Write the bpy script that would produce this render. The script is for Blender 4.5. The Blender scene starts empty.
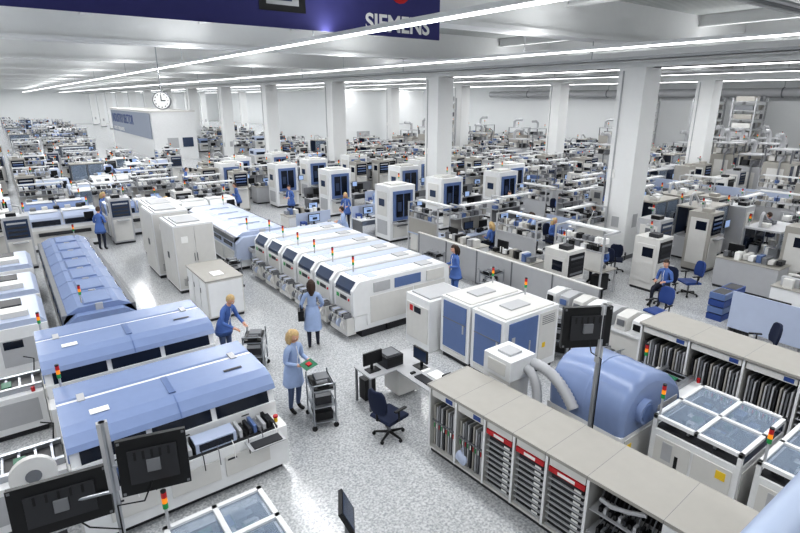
import bpy,bmesh,math,random
from mathutils import Vector,Matrix
random.seed(11)
SC=bpy.context.scene
COL=bpy.context.collection
# ------------------------------------------------------------ materials
def lin(c):
    return tuple(((x/255)/12.92 if x/255<=.04045 else ((x/255+.055)/1.055)**2.4) for x in c)
def M(name,col,rough=.45,metal=0.,var=.05,scale=6.,emit=0,alpha=1.0):
    m=bpy.data.materials.new(name);m.use_nodes=True
    nt=m.node_tree;N=nt.nodes;L=nt.links
    b=N["Principled BSDF"];c=lin(col)
    tc=N.new("ShaderNodeTexCoord");no=N.new("ShaderNodeTexNoise");no.inputs["Scale"].default_value=scale
    no.inputs["Detail"].default_value=3
    mx=N.new("ShaderNodeMix");mx.data_type='RGBA'
    mx.inputs[6].default_value=(*[x*(1-var) for x in c],1);mx.inputs[7].default_value=(*[min(1,x*(1+var)) for x in c],1)
    L.new(tc.outputs["Object"],no.inputs["Vector"]);L.new(no.outputs["Fac"],mx.inputs[0]);L.new(mx.outputs[2],b.inputs["Base Color"])
    b.inputs["Roughness"].default_value=rough;b.inputs["Metallic"].default_value=metal
    if emit:
        L.new(mx.outputs[2],b.inputs["Emission Color"]);b.inputs["Emission Strength"].default_value=emit
    if alpha<1: b.inputs["Alpha"].default_value=alpha
    return m
WH=M("white_enamel",(228,229,230),.28)
OW=M("offwhite_paint",(211,210,207),.42)
GW=M("grey_laminate",(166,163,157),.5)
LG=M("light_grey_metal",(180,181,184),.4)
MG=M("mid_grey",(114,116,120),.5)
DG=M("dark_grey",(44,45,49),.5)
BK=M("black_plastic",(15,16,19),.4)
PB=M("pale_blue_enamel",(180,190,212),.28)
HB=M("hood_blue_enamel",(132,149,186),.26)
DB=M("door_blue_enamel",(96,117,160),.33)
NB=M("navy_fabric",(28,37,62),.9)
GL=M("dark_window_glass",(22,29,44),.1)
GL2=M("smoked_blue_glass",(56,68,92),.1)
ST=M("brushed_steel",(170,173,178),.3,.8)
SCN=M("lit_screen",(145,166,200),.3,emit=.45)
RED=M("red_plastic",(186,28,36),.4)
ORG=M("amber_lamp",(240,140,30),.3,emit=.4)
GRN=M("green_lamp",(40,150,80),.3)
PCB=M("circuit_board_green",(40,110,80),.4,var=.4,scale=60)
PAP=M("paper",(240,240,238),.8)
BLC=M("blue_crate",(48,74,136),.5)
YEL=M("yellow_label",(232,196,50),.5)
COAT=M("blue_smock_cloth",(158,176,210),.85,var=.12,scale=10)
COAT2=M("royal_blue_uniform",(86,116,178),.85,var=.12,scale=10)
TRO=M("dark_trousers",(42,46,60),.9)
JEA=M("jeans_cloth",(92,106,138),.9)
SK=M("skin",(218,170,146),.5)
HBL=M("blonde_hair",(200,172,126),.6,var=.3,scale=40)
HBR=M("brown_hair",(60,43,34),.6,var=.25,scale=40)
SHO=M("black_shoes",(20,20,22),.5)
LIP=M("lips",(180,90,90),.5)
BAN=M("banner_fabric",(60,60,116),.8)
TUB=M("fluorescent_diffuser",(250,252,255),.4,emit=5)
COLM=M("column_paint",(232,233,233),.6,var=.02)
WALLM=M("wall_paint",(236,238,239),.7,var=.02,scale=.5)
SIGN=M("sign_panel",(150,158,174),.5)
RAILM=M("railing_blue",(180,194,220),.4)
M_GLS=M("clear_blue_glass",(160,176,196),.08,alpha=.38)
# floor
FL=bpy.data.materials.new("speckled_floor");FL.use_nodes=True
nt=FL.node_tree;N=nt.nodes;L=nt.links;b=N["Principled BSDF"]
tc=N.new("ShaderNodeTexCoord")
vo=N.new("ShaderNodeTexVoronoi");vo.inputs["Scale"].default_value=34
no=N.new("ShaderNodeTexNoise");no.inputs["Scale"].default_value=.6;no.inputs["Detail"].default_value=4
n2=N.new("ShaderNodeTexNoise");n2.inputs["Scale"].default_value=28;n2.inputs["Detail"].default_value=6
r1=N.new("ShaderNodeValToRGB");r1.color_ramp.elements[0].position=.36;r1.color_ramp.elements[1].position=.62
r1.color_ramp.elements[0].color=(*lin((164,167,170)),1);r1.color_ramp.elements[1].color=(*lin((211,212,213)),1)
mx=N.new("ShaderNodeMix");mx.data_type='RGBA';mx.blend_type='MULTIPLY';mx.inputs[0].default_value=.14
r2=N.new("ShaderNodeValToRGB");r2.color_ramp.elements[0].color=(.62,.64,.68,1);r2.color_ramp.elements[1].color=(1,1,1,1)
r2.color_ramp.elements[0].position=.3;r2.color_ramp.elements[1].position=.6
L.new(tc.outputs["Object"],vo.inputs["Vector"]);L.new(tc.outputs["Object"],no.inputs["Vector"]);L.new(tc.outputs["Object"],n2.inputs["Vector"])
L.new(n2.outputs["Fac"],r1.inputs["Fac"]);L.new(no.outputs["Fac"],r2.inputs["Fac"])
L.new(r1.outputs["Color"],mx.inputs[6]);L.new(r2.outputs["Color"],mx.inputs[7])
hs=N.new("ShaderNodeHueSaturation");hs.inputs["Saturation"].default_value=0;hs.inputs["Value"].default_value=1.3
L.new(vo.outputs["Color"],hs.inputs["Color"])
m3=N.new("ShaderNodeMix");m3.data_type='RGBA';m3.blend_type='MULTIPLY';m3.inputs[0].default_value=.2
L.new(mx.outputs[2],m3.inputs[6]);L.new(hs.outputs["Color"],m3.inputs[7])
L.new(m3.outputs[2],b.inputs["Base Color"]);b.inputs["Roughness"].default_value=.17
# ceiling deck (ribbed)
CE=bpy.data.materials.new("ribbed_ceiling_deck");CE.use_nodes=True
nt=CE.node_tree;N=nt.nodes;L=nt.links;b=N["Principled BSDF"]
tc=N.new("ShaderNodeTexCoord");wv=N.new("ShaderNodeTexWave");wv.inputs["Scale"].default_value=1.2;wv.bands_direction='X'
rr=N.new("ShaderNodeValToRGB");rr.color_ramp.elements[0].color=(*lin((166,170,169)),1);rr.color_ramp.elements[1].color=(*lin((214,216,215)),1)
bp_=N.new("ShaderNodeBump");bp_.inputs["Strength"].default_value=.5;bp_.inputs["Distance"].default_value=.05
L.new(tc.outputs["Object"],wv.inputs["Vector"]);L.new(wv.outputs["Fac"],rr.inputs["Fac"]);L.new(rr.outputs["Color"],b.inputs["Base Color"])
L.new(wv.outputs["Fac"],bp_.inputs["Height"]);L.new(bp_.outputs["Normal"],b.inputs["Normal"]);b.inputs["Roughness"].default_value=.7

# ------------------------------------------------------------ mesh builder
class B:
    def __init__(s): s.v=[];s.f=[];s.mi=[];s.sm=[];s.mats=[];s.T=Matrix()
    def add(s,vs,fs,m,sm=False):
        if m not in s.mats:s.mats.append(m)
        k=s.mats.index(m);o=len(s.v)
        s.v+=[tuple(s.T@Vector(q)) for q in vs]
        for f in fs: s.f.append(tuple(i+o for i in f));s.mi.append(k);s.sm.append(sm)
    def box(s,x0,y0,z0,x1,y1,z1,m):
        s.add([(x0,y0,z0),(x1,y0,z0),(x1,y1,z0),(x0,y1,z0),(x0,y0,z1),(x1,y0,z1),(x1,y1,z1),(x0,y1,z1)],
              [(3,2,1,0),(4,5,6,7),(0,1,5,4),(1,2,6,5),(2,3,7,6),(3,0,4,7)],m)
    def bx(s,cx,cy,cz,sx,sy,sz,m): s.box(cx-sx/2,cy-sy/2,cz-sz/2,cx+sx/2,cy+sy/2,cz+sz/2,m)
    def prism(s,prof,ax,a0,a1,m,sm=False):
        def P(a,q): return (a,q[0],q[1]) if ax=='x' else ((q[0],a,q[1]) if ax=='y' else (q[0],q[1],a))
        n=len(prof)
        s.add([P(a0,q) for q in prof]+[P(a1,q) for q in prof],[(i,(i+1)%n,n+(i+1)%n,n+i) for i in range(n)],m,sm)
        s.add([P(a0,q) for q in prof]+[P(a1,q) for q in prof],[tuple(range(n)),tuple(range(2*n-1,n-1,-1))],m)
    def tube(s,pts,r,m,n=8,cap=True):
        pts=[Vector(p) for p in pts];R=r if isinstance(r,(list,tuple)) else [r]*len(pts)
        vs=[];fs=[]
        d0=(pts[1]-pts[0]).normalized();ref=Vector((0,0,1)) if abs(d0.z)<.9 else Vector((1,0,0))
        u=d0.cross(ref).normalized()
        for i,p in enumerate(pts):
            d=(pts[min(i+1,len(pts)-1)]-pts[max(i-1,0)]).normalized()
            u=(u-d*u.dot(d)).normalized();w=d.cross(u)
            for k in range(n):
                a=2*math.pi*k/n;vs.append(p+(u*math.cos(a)+w*math.sin(a))*R[i])
        for i in range(len(pts)-1):
            for k in range(n): fs.append((i*n+k,i*n+(k+1)%n,(i+1)*n+(k+1)%n,(i+1)*n+k))
        s.add(vs,fs,m,True)
        if cap: s.add(vs,[tuple(range(n-1,-1,-1)),tuple(range(len(vs)-n,len(vs)))],m)
    def cyl(s,x,y,z0,z1,r,m,n=14): s.tube([(x,y,z0),(x,y,z1)],r,m,n)
    def sph(s,c,r,m,n=12,k=8,fn=None,keep=None):
        r=r if isinstance(r,(tuple,list)) else (r,r,r);vs=[];fs=[]
        for i in range(k+1):
            t=math.pi*i/k
            for j in range(n):
                a=2*math.pi*j/n;q=Vector((math.sin(t)*math.cos(a),math.sin(t)*math.sin(a),math.cos(t)))
                q=Vector((q.x*r[0],q.y*r[1],q.z*r[2]))
                if fn:q=fn(q)
                vs.append(q+Vector(c))
        for i in range(k):
            for j in range(n):
                f=(i*n+j,i*n+(j+1)%n,(i+1)*n+(j+1)%n,(i+1)*n+j)
                if keep and not keep(sum((vs[q] for q in f),Vector())/4-Vector(c)):continue
                fs.append(f)
        s.add(vs,fs,m,True)
    def obj(s,name,loc=(0,0,0),rot=0,bev=.012,parent=None):
        me=bpy.data.meshes.new(name);me.from_pydata(s.v,[],s.f)
        for m in s.mats:me.materials.append(m)
        me.polygons.foreach_set("material_index",s.mi);me.polygons.foreach_set("use_smooth",s.sm)
        bm=bmesh.new();bm.from_mesh(me)
        bmesh.ops.recalc_face_normals(bm,faces=bm.faces);bm.to_mesh(me);bm.free()
        o=bpy.data.objects.new(name,me);COL.objects.link(o);o.location=loc;o.rotation_euler=(0,0,math.radians(rot))
        if bev:
            md=o.modifiers.new("bevel","BEVEL");md.width=bev;md.segments=2;md.limit_method='ANGLE';md.angle_limit=math.radians(50)
        if parent:o.parent=parent
        return o
OCC=[]
def reg(x0,y0,x1,y1): OCC.append((x0,y0,x1,y1))
def free(x0,y0,x1,y1,g=.04):
    return all(x1+g<a or x0-g>c or y1+g<b_ or y0-g>d for a,b_,c,d in OCC)
def clone(o,loc,rot=0,name=None):
    c=o.copy();c.name=name or o.name.split('.')[0];COL.objects.link(c);c.location=loc;c.rotation_euler=(0,0,math.radians(rot));return c
def tower(b,x,y,z,h=.35):
    b.cyl(x,y,z,z+h,.018,LG,8);b.cyl(x,y,z+h,z+h+.07,.03,GRN,10);b.cyl(x,y,z+h+.07,z+h+.14,.03,ORG,10);b.cyl(x,y,z+h+.14,z+h+.21,.03,RED,10)
    b.cyl(x,y,z+h+.21,z+h+.23,.03,BK,10)
def monitor(b,x,y,z,w=.5,face='-x',m=SCN):
    h=w*.62
    if face in('-x','+x'):
        s=-1 if face=='-x' else 1
        b.bx(x,y,z+.01,.2,.26,.02,BK);b.bx(x-s*.03,y,z+.12,.04,.05,.22,BK);b.bx(x,y,z+.14+h/2,.04,w,h,BK);b.bx(x+s*.022,y,z+.14+h/2,.006,w-.05,h-.05,m)
    else:
        s=-1 if face=='-y' else 1
        b.bx(x,y,z+.01,.26,.2,.02,BK);b.bx(x,y-s*.03,z+.12,.05,.04,.22,BK);b.bx(x,y,z+.14+h/2,w,.04,h,BK);b.bx(x,y+s*.022,z+.14+h/2,w-.05,.006,h-.05,m)
        if m is SCN:
            b.bx(x-w*.1,y+s*.026,z+.14+h*.72,w*.6,.004,.02,DB);b.bx(x+w*.05,y+s*.026,z+.14+h*.4,w*.4,.004,h*.3,GL2)

# ------------------------------------------------------------ room shell
def slab(name,x0,y0,z0,x1,y1,z1,m):
    b=B();cx,cy,cz=(x0+x1)/2,(y0+y1)/2,(z0+z1)/2
    b.box(x0-cx,y0-cy,z0-cz,x1-cx,y1-cy,z1-cz,m);return b.obj(name,(cx,cy,cz),bev=0)
X0,X1,Y0,Y1,HC=-8,50,-8,150,8.8
slab("floor",X0,Y0,-.2,X1,Y1,0,FL)
slab("ceiling",X0,Y0,HC,X1,Y1,HC+.2,CE)
slab("wall_left",X0-.3,Y0,0,X0,Y1,HC,WALLM)
slab("wall_right",X1,Y0,0,X1+.3,Y1,HC,WALLM)
slab("wall_back",X0,Y1,0,X1,Y1+.3,HC,WALLM)
slab("wall_front",X0,Y0-.3,0,X1,Y0,HC,WALLM)
cb=B();cb.box(-.5,-.5,0,.5,.5,6.8,COLM);cb.box(-.53,-.53,0,.53,.53,.15,MG);cb.box(-.51,-.2,1.2,-.5,.1,1.6,LG);cb.box(-.1,-.51,1.2,.2,-.5,1.7,LG)
cb.tube([(-.52,.3,.2),(-.52,.3,6.7)],.03,LG,6);cb.box(-.53,.2,3.0,-.5,.42,3.3,PAP)
first=True
CYS=(.2,11,21.8,32.5,43.3,54,65,76,87,98,109,120,131,142)
for cx in (18.5,34.5):
    for k,cy in enumerate(CYS):
        if cx>30: cy+=5
        if cx>30 and 49<cy<69: continue
        if first: col=cb.obj("concrete_column",(cx,cy,0),bev=.02);first=False
        else: clone(col,(cx,cy,0))
        reg(cx-.6,cy-.6,cx+.6,cy+.6)
gys=[.2]+[11.4]+list(CYS[2:])
for cy in gys:
    b=B();b.box(-29,-.25,0,29,.25,1.1,COLM);b.box(-29,-.4,-.12,29,.4,0,COLM)
    b.obj("ceiling_girder",(21,cy,HC-1.1),bev=0)
for cx in (18.5,34.5):
    b=B();b.box(-.3,-78,0,.3,78,.55,COLM);b.box(-.42,-78,-.0,.42,78,.12,COLM);b.obj("ceiling_beam",(cx,70.5,6.8),bev=0)
for cx in (3,6.8,10.5,14.5,22.5,26.5,30.5,38.5,42.5,46.5):
    b=B();b.box(-.08,-78,.06,.08,78,.4,COLM);b.box(-.16,-78,0,.16,78,.06,COLM);b.obj("ceiling_beam",(cx,70.5,8.4),bev=0)
def lamp(name,loc,rx,sx,sy,w,par):
    l=bpy.data.lights.new(name,"AREA");l.shape='RECTANGLE';l.size=sx;l.size_y=sy;l.energy=w;l.color=(.99,.995,1)
    o=bpy.data.objects.new(name,l);COL.objects.link(o);o.location=loc;o.rotation_euler=(rx,0,0);o.parent=par
for lx in (-1,6,12.9,22.8,29.8,37,44):
    b=B();b.box(-.09,-76,-.02,.09,76,.06,COLM);b.box(-.05,-76,-.05,.05,76,-.02,TUB)
    for cy in gys:
        b.cyl(0,cy-71,.06,.55,.01,ST,6)
    fx=b.obj("fluorescent_light_line",(lx,71,7.02),bev=0)
    for k in range(8):
        e=350 if k<3 else 290
        lamp("tube_lamp",(0,-66.5+k*19,-.06),0,.1,18.8,e,fx)
        lamp("added_ceiling_fill",(0,-66.5+k*19,.08),math.pi,.16,18.8,140,fx)  # added upward fill to brighten the ceiling; the tubes only face down
# roof services at the near right
b=B()
for k in range(3): b.tube([(9,6.2+k*.25,8.1),(49,6.2+k*.25,8.1)],.06,[LG,MG,LG][k],8)
b.tube([(9,3.8,7.9),(49,3.8,7.9)],.28,LG,16)
for k in range(14): b.tube([(9.5+k*3,3.8,7.9),(9.6+k*3,3.8,7.9)],.31,MG,16);b.cyl(9.55+k*3,3.8,8.15,8.8,.015,ST,6);b.box(9.53+k*3,6.1,8.15,9.57+k*3,6.8,8.18,ST);b.cyl(9.55+k*3,6.45,8.18,8.8,.012,ST,6)
for k in range(6): b.tube([(13+k*6,3.8,7.9),(13+k*6,3.8,7.45),(13+k*6,3.8,7.4)],[.12,.12,.22],LG,12)
b.obj("roof_services_ducts",bev=0)
# banner
b=B();b.box(-9,-.02,0,9,.02,1.45,BAN)
b.box(-1.2,-.03,.45,-.3,-.02,1.1,DG);b.box(-1.1,-.035,.5,-.4,-.03,1.0,GL2)
b.box(1.9,-.03,.3,2.7,-.02,1.1,BK);b.box(2.0,-.035,.45,2.6,-.03,.95,MG)
b.box(4.4,-.03,.3,5.4,-.02,1.1,BK);b.box(4.55,-.035,.42,5.25,-.03,1.0,LG);b.box(4.7,-.04,.5,5.1,-.035,.9,GL2)
b.add([(7.8+.3*math.cos(a*.393),-.03,1.0+.3*math.sin(a*.393)) for a in range(16)],[tuple(range(16))],RED)
b.add([(7.8+.2*math.cos(a*.393),-.035,1.03+.2*math.sin(a*.393)) for a in range(16)],[tuple(range(16))],ORG)
for x in (-8,-2,4,8.5): b.cyl(x,0,1.45,1.65,.012,ST,6)
ban=b.obj("hanging_banner",(.15,10.85,7.15),bev=0)
def text(s,loc,size,m,par,rx=90,rz=0,off=0):
    c=bpy.data.curves.new("lettering","FONT");c.body=s;c.size=size;c.extrude=.004;c.offset=off
    o=bpy.data.objects.new("lettering",c);COL.objects.link(o);o.location=loc;o.rotation_euler=(math.radians(rx),0,math.radians(rz));c.materials.append(m);o.parent=par;return o
text("SIEMENS",(6.85,-.03,.1),.49,PAP,ban,off=.012)
# clock
b=B();b.tube([(0,-.05,0),(0,.05,0)],.36,MG,28)
b.tube([(0,-.07,0),(0,.07,0)],.32,PAP,28)
for s in(-1,1):
    for k in range(12):
        a=k*math.pi/6;b.bx(.26*math.cos(a),s*.072,.26*math.sin(a),.04,.008,.04,BK)
    b.bx(0,s*.08,.1,.03,.01,.24,BK);b.bx(.08,s*.08,0,.18,.01,.03,BK)
b.cyl(0,0,.35,HC-5.7,.02,ST,8)
b.obj("hanging_clock",(5.7,24.3,5.7),rot=-30,bev=0)
# enclosed sign room
b=B();b.box(0,0,0,4,22,4.6,WH);b.box(-.05,-.05,4.5,4.05,22.05,4.65,OW);b.box(-.06,.6,2.0,-.0,21.4,4.4,SIGN);b.box(1.2,-.04,0,2.2,0,2.1,LG)
b.box(2.6,-.04,1.2,3.6,0,2.1,GL2)
so=b.obj("enclosed_sign_room",(12.0,56,0),bev=0);reg(11.8,56,16.1,78.3)
reg(8.5,48,12,78)
text("INDUSTRY SECTOR",(-.08,20.5,3.1),1.4,BLC,so,90,-90,.02);text("control components",(-.08,20.5,2.2),.8,PAP,so,90,-90)
b=B();b.box(0,0,0,11,18,6.5,WALLM);b.box(-.05,-.05,6.4,11.05,18.05,6.6,COLM);b.box(-.04,0,0,11.04,-.04,.2,LG);b.box(2,-.05,0,3.6,0,2.4,LG);b.box(6.5,-.05,3.0,9.5,0,3.06,LG)
b.obj("enclosed_white_room",(29,50,0),bev=0);reg(29,49.5,40,68)

# ------------------------------------------------------------ gallery under the camera
b=B();b.box(-4,-3,3.8,6,.35,4.0,MG)
for x in(-3.8,5.8):
    b.box(x-.1,-2.9,0,x+.1,-2.7,3.8,MG)
b.tube([(-4,.3,4.8),(6,.3,4.8)],.045,RAILM,12);b.tube([(-4,.3,4.4),(6,.3,4.4)],.02,RAILM,8)
for x in(-4,-2,0.1,3.9,5.9): b.cyl(x,.3,4.0,4.8,.025,RAILM)
b.obj("viewing_gallery",bev=0);reg(-4,-3,6,.35)

# ------------------------------------------------------------ placement machine with hoods (left)
def smt(name,loc):
    b=B();L_=2.9
    b.box(.08,.12,0,L_-.08,2.2,.14,DG)
    b.box(0,.4,.14,L_,2.3,1.06,WH);b.box(0,0,.14,L_,.4,.82,WH)
    for k in range(3): b.box(.32+k*.78,-.022,.33,.32+k*.78+.7,-.01,.67,OW);b.box(.36+k*.78,-.028,.6,.5+k*.78,-.02,.63,DG)
    b.box(.15,.02,.82,L_-.15,.36,.86,DG)
    for k in range(34):
        x=.2+k*.075
        b.box(x,.04,.86,x+.05,.34,.93+.03*(k%3),[MG,DG,LG,DB,BK][k*7%5])
        if k%3==0: b.tube([(x+.02,.06,.92),(x+.02,-.06,.85),(x+.03,-.05,.6)],.008,[BK,MG,PAP][k//3%3],5)
    b.box(1.5,.03,.86,2.1,.3,1.02,PB);b.box(1.55,.02,.89,2.05,.03,1.0,GL)
    b.prism([(.42,.95),(.52,1.3),(.8,1.3),(.8,.95)],'x',.0,L_,WH)
    for k in range(3):
        xa=.12+k*.92
        b.prism([(.413,.985),(.49,1.255),(.51,1.255),(.44,.985)],'x',xa,xa+.84,GL)
        b.prism([(.405,.97),(.411,.99),(.44,.99),(.44,.97)],'x',xa,xa+.84,LG)
        b.box(xa+.36,.395,.98,xa+.48,.42,1.0,BK)
    b.prism([(.42,1.28),(.46,1.36),(.6,1.46),(.8,1.5),(1.42,1.515),(1.47,1.48),(1.47,1.04),(.6,1.04),(.6,1.28)],'x',-.02,L_+.02,HB)
    b.prism([(.44,1.3),(.47,1.355),(.6,1.452),(.8,1.492),(.8,1.5),(.6,1.465),(.455,1.365),(.42,1.29)],'x',L_*.5-.01,L_*.5+.01,DB)
    b.prism([(1.53,1.04),(1.53,1.47),(1.58,1.5),(2.1,1.49),(2.26,1.4),(2.33,1.25),(2.33,1.04)],'x',-.02,L_+.02,HB)
    b.box(.02,1.46,1.0,L_-.02,1.54,1.44,WH);b.box(-.02,1.46,1.3,L_+.02,1.53,1.49,WH)
    b.box(1.4,.84,1.51,1.5,1.42,1.522,DB);b.box(.35,.9,1.512,.6,1.05,1.52,PAP);b.box(2.3,1.0,1.514,2.6,1.06,1.52,DG)
    for x in(.25,L_-.35): b.box(x,1.38,1.5,x+.1,1.62,1.53,LG)
    for x in(-.03,L_): 
        b.box(x,.1,.2,x+.03,1.4,.78,OW);b.box(x,1.5,.2,x+.03,2.2,.98,OW);b.box(x,.5,.84,x+.03,1.4,1.0,OW)
    b.box(L_+.03,.5,.6,L_+.06,.9,.75,LG);b.box(L_+.03,1.6,.3,L_+.04,2.1,.6,LG)
    for k in range(5): b.box(L_+.04,1.65,.33+k*.05,L_+.05,2.05,.345+k*.05,DG)
    b.cyl(L_-.1,.2,.82,.9,.03,YEL);b.cyl(L_-.1,.2,.9,.93,.04,RED)
    b.box(L_+.03,.2,.6,L_+.035,.3,.7,YEL)
    b.box(2.2,-.3,.78,2.75,0,.8,LG);b.box(2.25,-.28,.8,2.7,-.1,.82,DG)
    tower(b,.1,2.2,1.3,.3)
    o=b.obj(name,loc,bev=.02);reg(loc[0],loc[1]-.3,loc[0]+L_,loc[1]+2.35);return o
SM=smt("placement_machine",(0,7.0,0))
clone(SM,(-.1,9.72,0));reg(0,9.4,2.95,12.05)
def conv(name,loc,L_=1.0,W=.9):
    b=B()
    b.box(0,0,.12,L_,W,.8,WH);b.box(.05,.05,0,L_-.05,W-.05,.12,DG);b.box(0,.15,.8,L_,.22,.9,ST);b.box(0,W-.22,.8,L_,W-.15,.9,ST)
    b.box(0,.22,.82,L_,W-.22,.84,BK)
    for k in range(5): b.box(.05+k*L_/5,.2,.85,.09+k*L_/5,W-.2,.87,ST)
    b.box(.4,.3,.87,.55,W-.35,.885,PCB)
    b.box(.1,-.01,.25,L_-.1,0,.7,LG);tower(b,.12,W-.1,.8,.5);b.cyl(.85,.08,.8,.88,.03,RED)
    b.tube([(.9,W-.1,.8),(.95,W-.05,1.1),(.8,W-.1,1.2)],.012,BK,6)
    return b.obj(name,loc)
cv=conv("transfer_conveyor",(-1.05,7.9,0));clone(cv,(-1.15,10.6,0))
b=B();b.tube([(0,-.04,0),(0,.04,0)],.26,OW,24);b.tube([(0,-.05,0),(0,.05,0)],.09,MG,16);b.tube([(0,.05,0),(0,.14,0)],.03,ST,8);b.box(-.04,.1,-1.2,.04,.18,.05,ST);b.box(-.2,-.05,-1.25,.2,.3,-1.2,DG)
b.obj("component_reel_stand",(-.4,7.3,1.25),bev=0)

# ------------------------------------------------------------ reflow ovens
def oven(name,loc,W,L_,seg,mh):
    b=B()
    b.box(.08,.1,0,W-.08,L_-.1,.12,DG);b.box(.03,0,.12,W-.03,L_,.75,WH)
    for k in range(seg):
        y0=.1+k*(L_-.2)/seg;y1=.1+(k+1)*(L_-.2)/seg-.04
        b.prism([(0,.75),(.02,1.02),(.14,1.22),(.36,1.33),(W-.36,1.33),(W-.14,1.22),(W-.02,1.02),(W,.75)],'y',y0,y1,mh)
        b.prism([(W*.3,1.33),(W*.33,1.37),(W*.67,1.37),(W*.7,1.33)],'y',y0+.12,y1-.12,mh)
        b.prism([(W-.012,1.02),(W-.13,1.22),(W-.16,1.24),(W-.2,1.2),(W-.05,1.0)],'y',y0+.2,y1-.2,GL2)
        b.box(W-.035,y0+.12,.84,W+.005,y1-.1,.98,GL)
        b.box(-.005,y0+.12,.84,.035,y1-.1,.98,GL)
        b.box(W-.03,y0+.05,.2,W-.01,y1,.68,OW);b.box(.01,y0+.05,.2,.03,y1,.68,OW)
        b.box(W*.45,y0-.02,1.05,W*.55,y0+.02,1.36,LG)
    b.box(.02,.1,.74,W-.02,L_-.1,1.2,MG)
    b.prism([(.0,.4),(.05,1.0),(.3,1.2),(W-.3,1.2),(W-.05,1.0),(W,.4)],'y',-.12,.1,mh)
    b.box(W*.2,-.5,.7,W*.8,-.1,.85,LG);b.box(W*.25,-.45,0,W*.75,-.15,.7,WH);b.box(W*.22,-.45,.85,W*.78,-.15,.87,BK)
    tower(b,W*.3,.4,1.33,.2);tower(b,W*.7,L_-.4,1.33,.2)
    return b.obj(name,loc,bev=.02)
oven("reflow_oven",(.4,13.1,0),1.55,7.9,7,HB);reg(.4,12.6,2,21)
oven("reflow_oven",(5.9,17.7,0),2.2,5.9,5,PB);reg(5.9,17,8.1,23.6)

b=B();b.box(0,0,.1,1.1,1.8,1.15,WH);b.box(.05,.05,0,1.05,1.75,.1,DG)
b.prism([(0,1.15),(.1,1.28),(1.0,1.28),(1.1,1.15)],'y',.05,1.75,PB);b.box(1.1,.2,.3,1.12,1.6,.9,LG);b.box(.2,-.02,.3,.9,0,.9,LG);b.box(.25,-.03,.7,.6,-.02,.88,GL);tower(b,.2,1.6,1.2,.3)
b.box(.3,.3,1.28,.8,.7,1.4,OW);b.box(.3,1.0,1.28,.7,1.5,1.34,DG)
bu=b.obj("board_buffer_unit",(-.95,13.2,0));clone(bu,(-.95,15.4,0));clone(bu,(-.95,18.0,0));reg(-1,13,.2,20)

# tall cabinets
b=B()
b.box(.03,.03,0,1.17,1.6,.1,DG);b.box(0,0,.1,1.2,1.62,2.15,WH)
for k in range(2): b.box(.03+k*.58,-.015,.15,.59+k*.58,0,2.1,OW);b.box(.54+k*.08,-.04,1.0,.56+k*.08,-.015,1.25,MG)
for k in range(2): b.box(-.015,.04+k*.78,.15,0,.8+k*.78,2.1,OW);b.box(-.04,.74+k*.1,1.0,-.015,.76+k*.1,1.2,MG)
b.box(.2,.3,2.15,.9,1.3,2.19,LG);b.box(.1,.02,2.15,.12,1.6,2.17,MG)
for k in range(6): b.box(.15,-.022,.25+k*.04,.45,-.015,.265+k*.04,MG)
b.box(.2,-.022,1.6,.4,-.015,1.8,PAP)
tc_=b.obj("tall_storage_cabinet",(3.7,16.5,0));
c2=clone(tc_,(3.55,18.45,0));c2.scale=(.95,1,1.04);c3=clone(tc_,(3.85,20.5,0));c3.scale=(1,1,.97);reg(3.5,16.4,5.0,22.3)
b=B();b.box(.03,.03,0,.97,1.8,.08,DG);b.box(0,0,.08,1.0,1.85,1.12,OW);b.box(-.02,-.02,1.12,1.02,1.87,1.16,GW)
for k in range(3):b.box(-.015,.04+k*.6,.13,0,.58+k*.6,1.08,WH);b.box(-.03,.5+k*.6,.7,-.015,.52+k*.6,.85,MG)
b.box(.04,-.015,.13,.96,0,1.08,WH);b.box(.3,.3,1.16,.6,.7,1.19,PAP)
b.obj("sideboard_cabinet",(3.75,13.8,0));reg(3.7,13.7,4.8,15.7)

# ------------------------------------------------------------ modular row (boxy, flat tops)
b=B()
b.box(.25,.06,0,2.9,.94,.2,DG);b.box(.05,.03,.2,3.05,.97,.6,WH)
b.prism([(.0,.62),(.0,1.28),(.16,1.47),(.22,1.5),(2.95,1.5),(3.08,1.42),(3.1,1.3),(3.1,.3),(.4,.3),(.4,.62)],'y',.015,.96,WH)
b.box(.4,.06,1.5,2.9,.5,1.52,WH);b.box(.3,.55,1.5,2.95,.93,1.512,PB);b.box(.55,.12,1.52,.8,.45,1.53,PB);b.box(2.2,.12,1.52,2.6,.45,1.55,LG)
b.prism([(-.004,1.2),(-.004,1.285),(.15,1.478),(.17,1.47),(.02,1.27),(.02,1.2)],'y',.14,.86,GL2)
b.prism([(-.008,1.17),(-.008,1.2),(.01,1.2),(.01,1.17)],'y',.12,.88,MG)
b.box(-.012,.14,.72,0,.86,1.12,OW);b.box(-.02,.3,.98,-.012,.62,1.08,DG);b.box(-.02,.68,.98,-.012,.8,1.08,GRN);b.cyl(-.02,.2,1.0,1.05,.025,RED,8)
b.box(-.16,.08,.12,.1,.92,.58,OW);b.box(-.2,.1,.58,.0,.9,.62,MG)
for k in range(12):
    b.box(-.22,.12+k*.064,.62,-.02,.16+k*.064,.7,[MG,LG,LG,DG,PB][k*3%5])
    if k%4==0:b.tube([(-.2,.14+k*.064,.68),(-.27,.14+k*.064,.55),(-.2,.16+k*.064,.3)],.008,[PAP,MG][k%2],5)
for k in range(4): b.tube([(-.17,.18+k*.2,.4),(-.17,.24+k*.2,.4)],.11,[OW,PB,LG,MG][k],14)
b.box(3.1,.15,.5,3.12,.85,1.2,LG);b.box(1.25,-.004,1.14,2.1,.02,1.4,DB)
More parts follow.
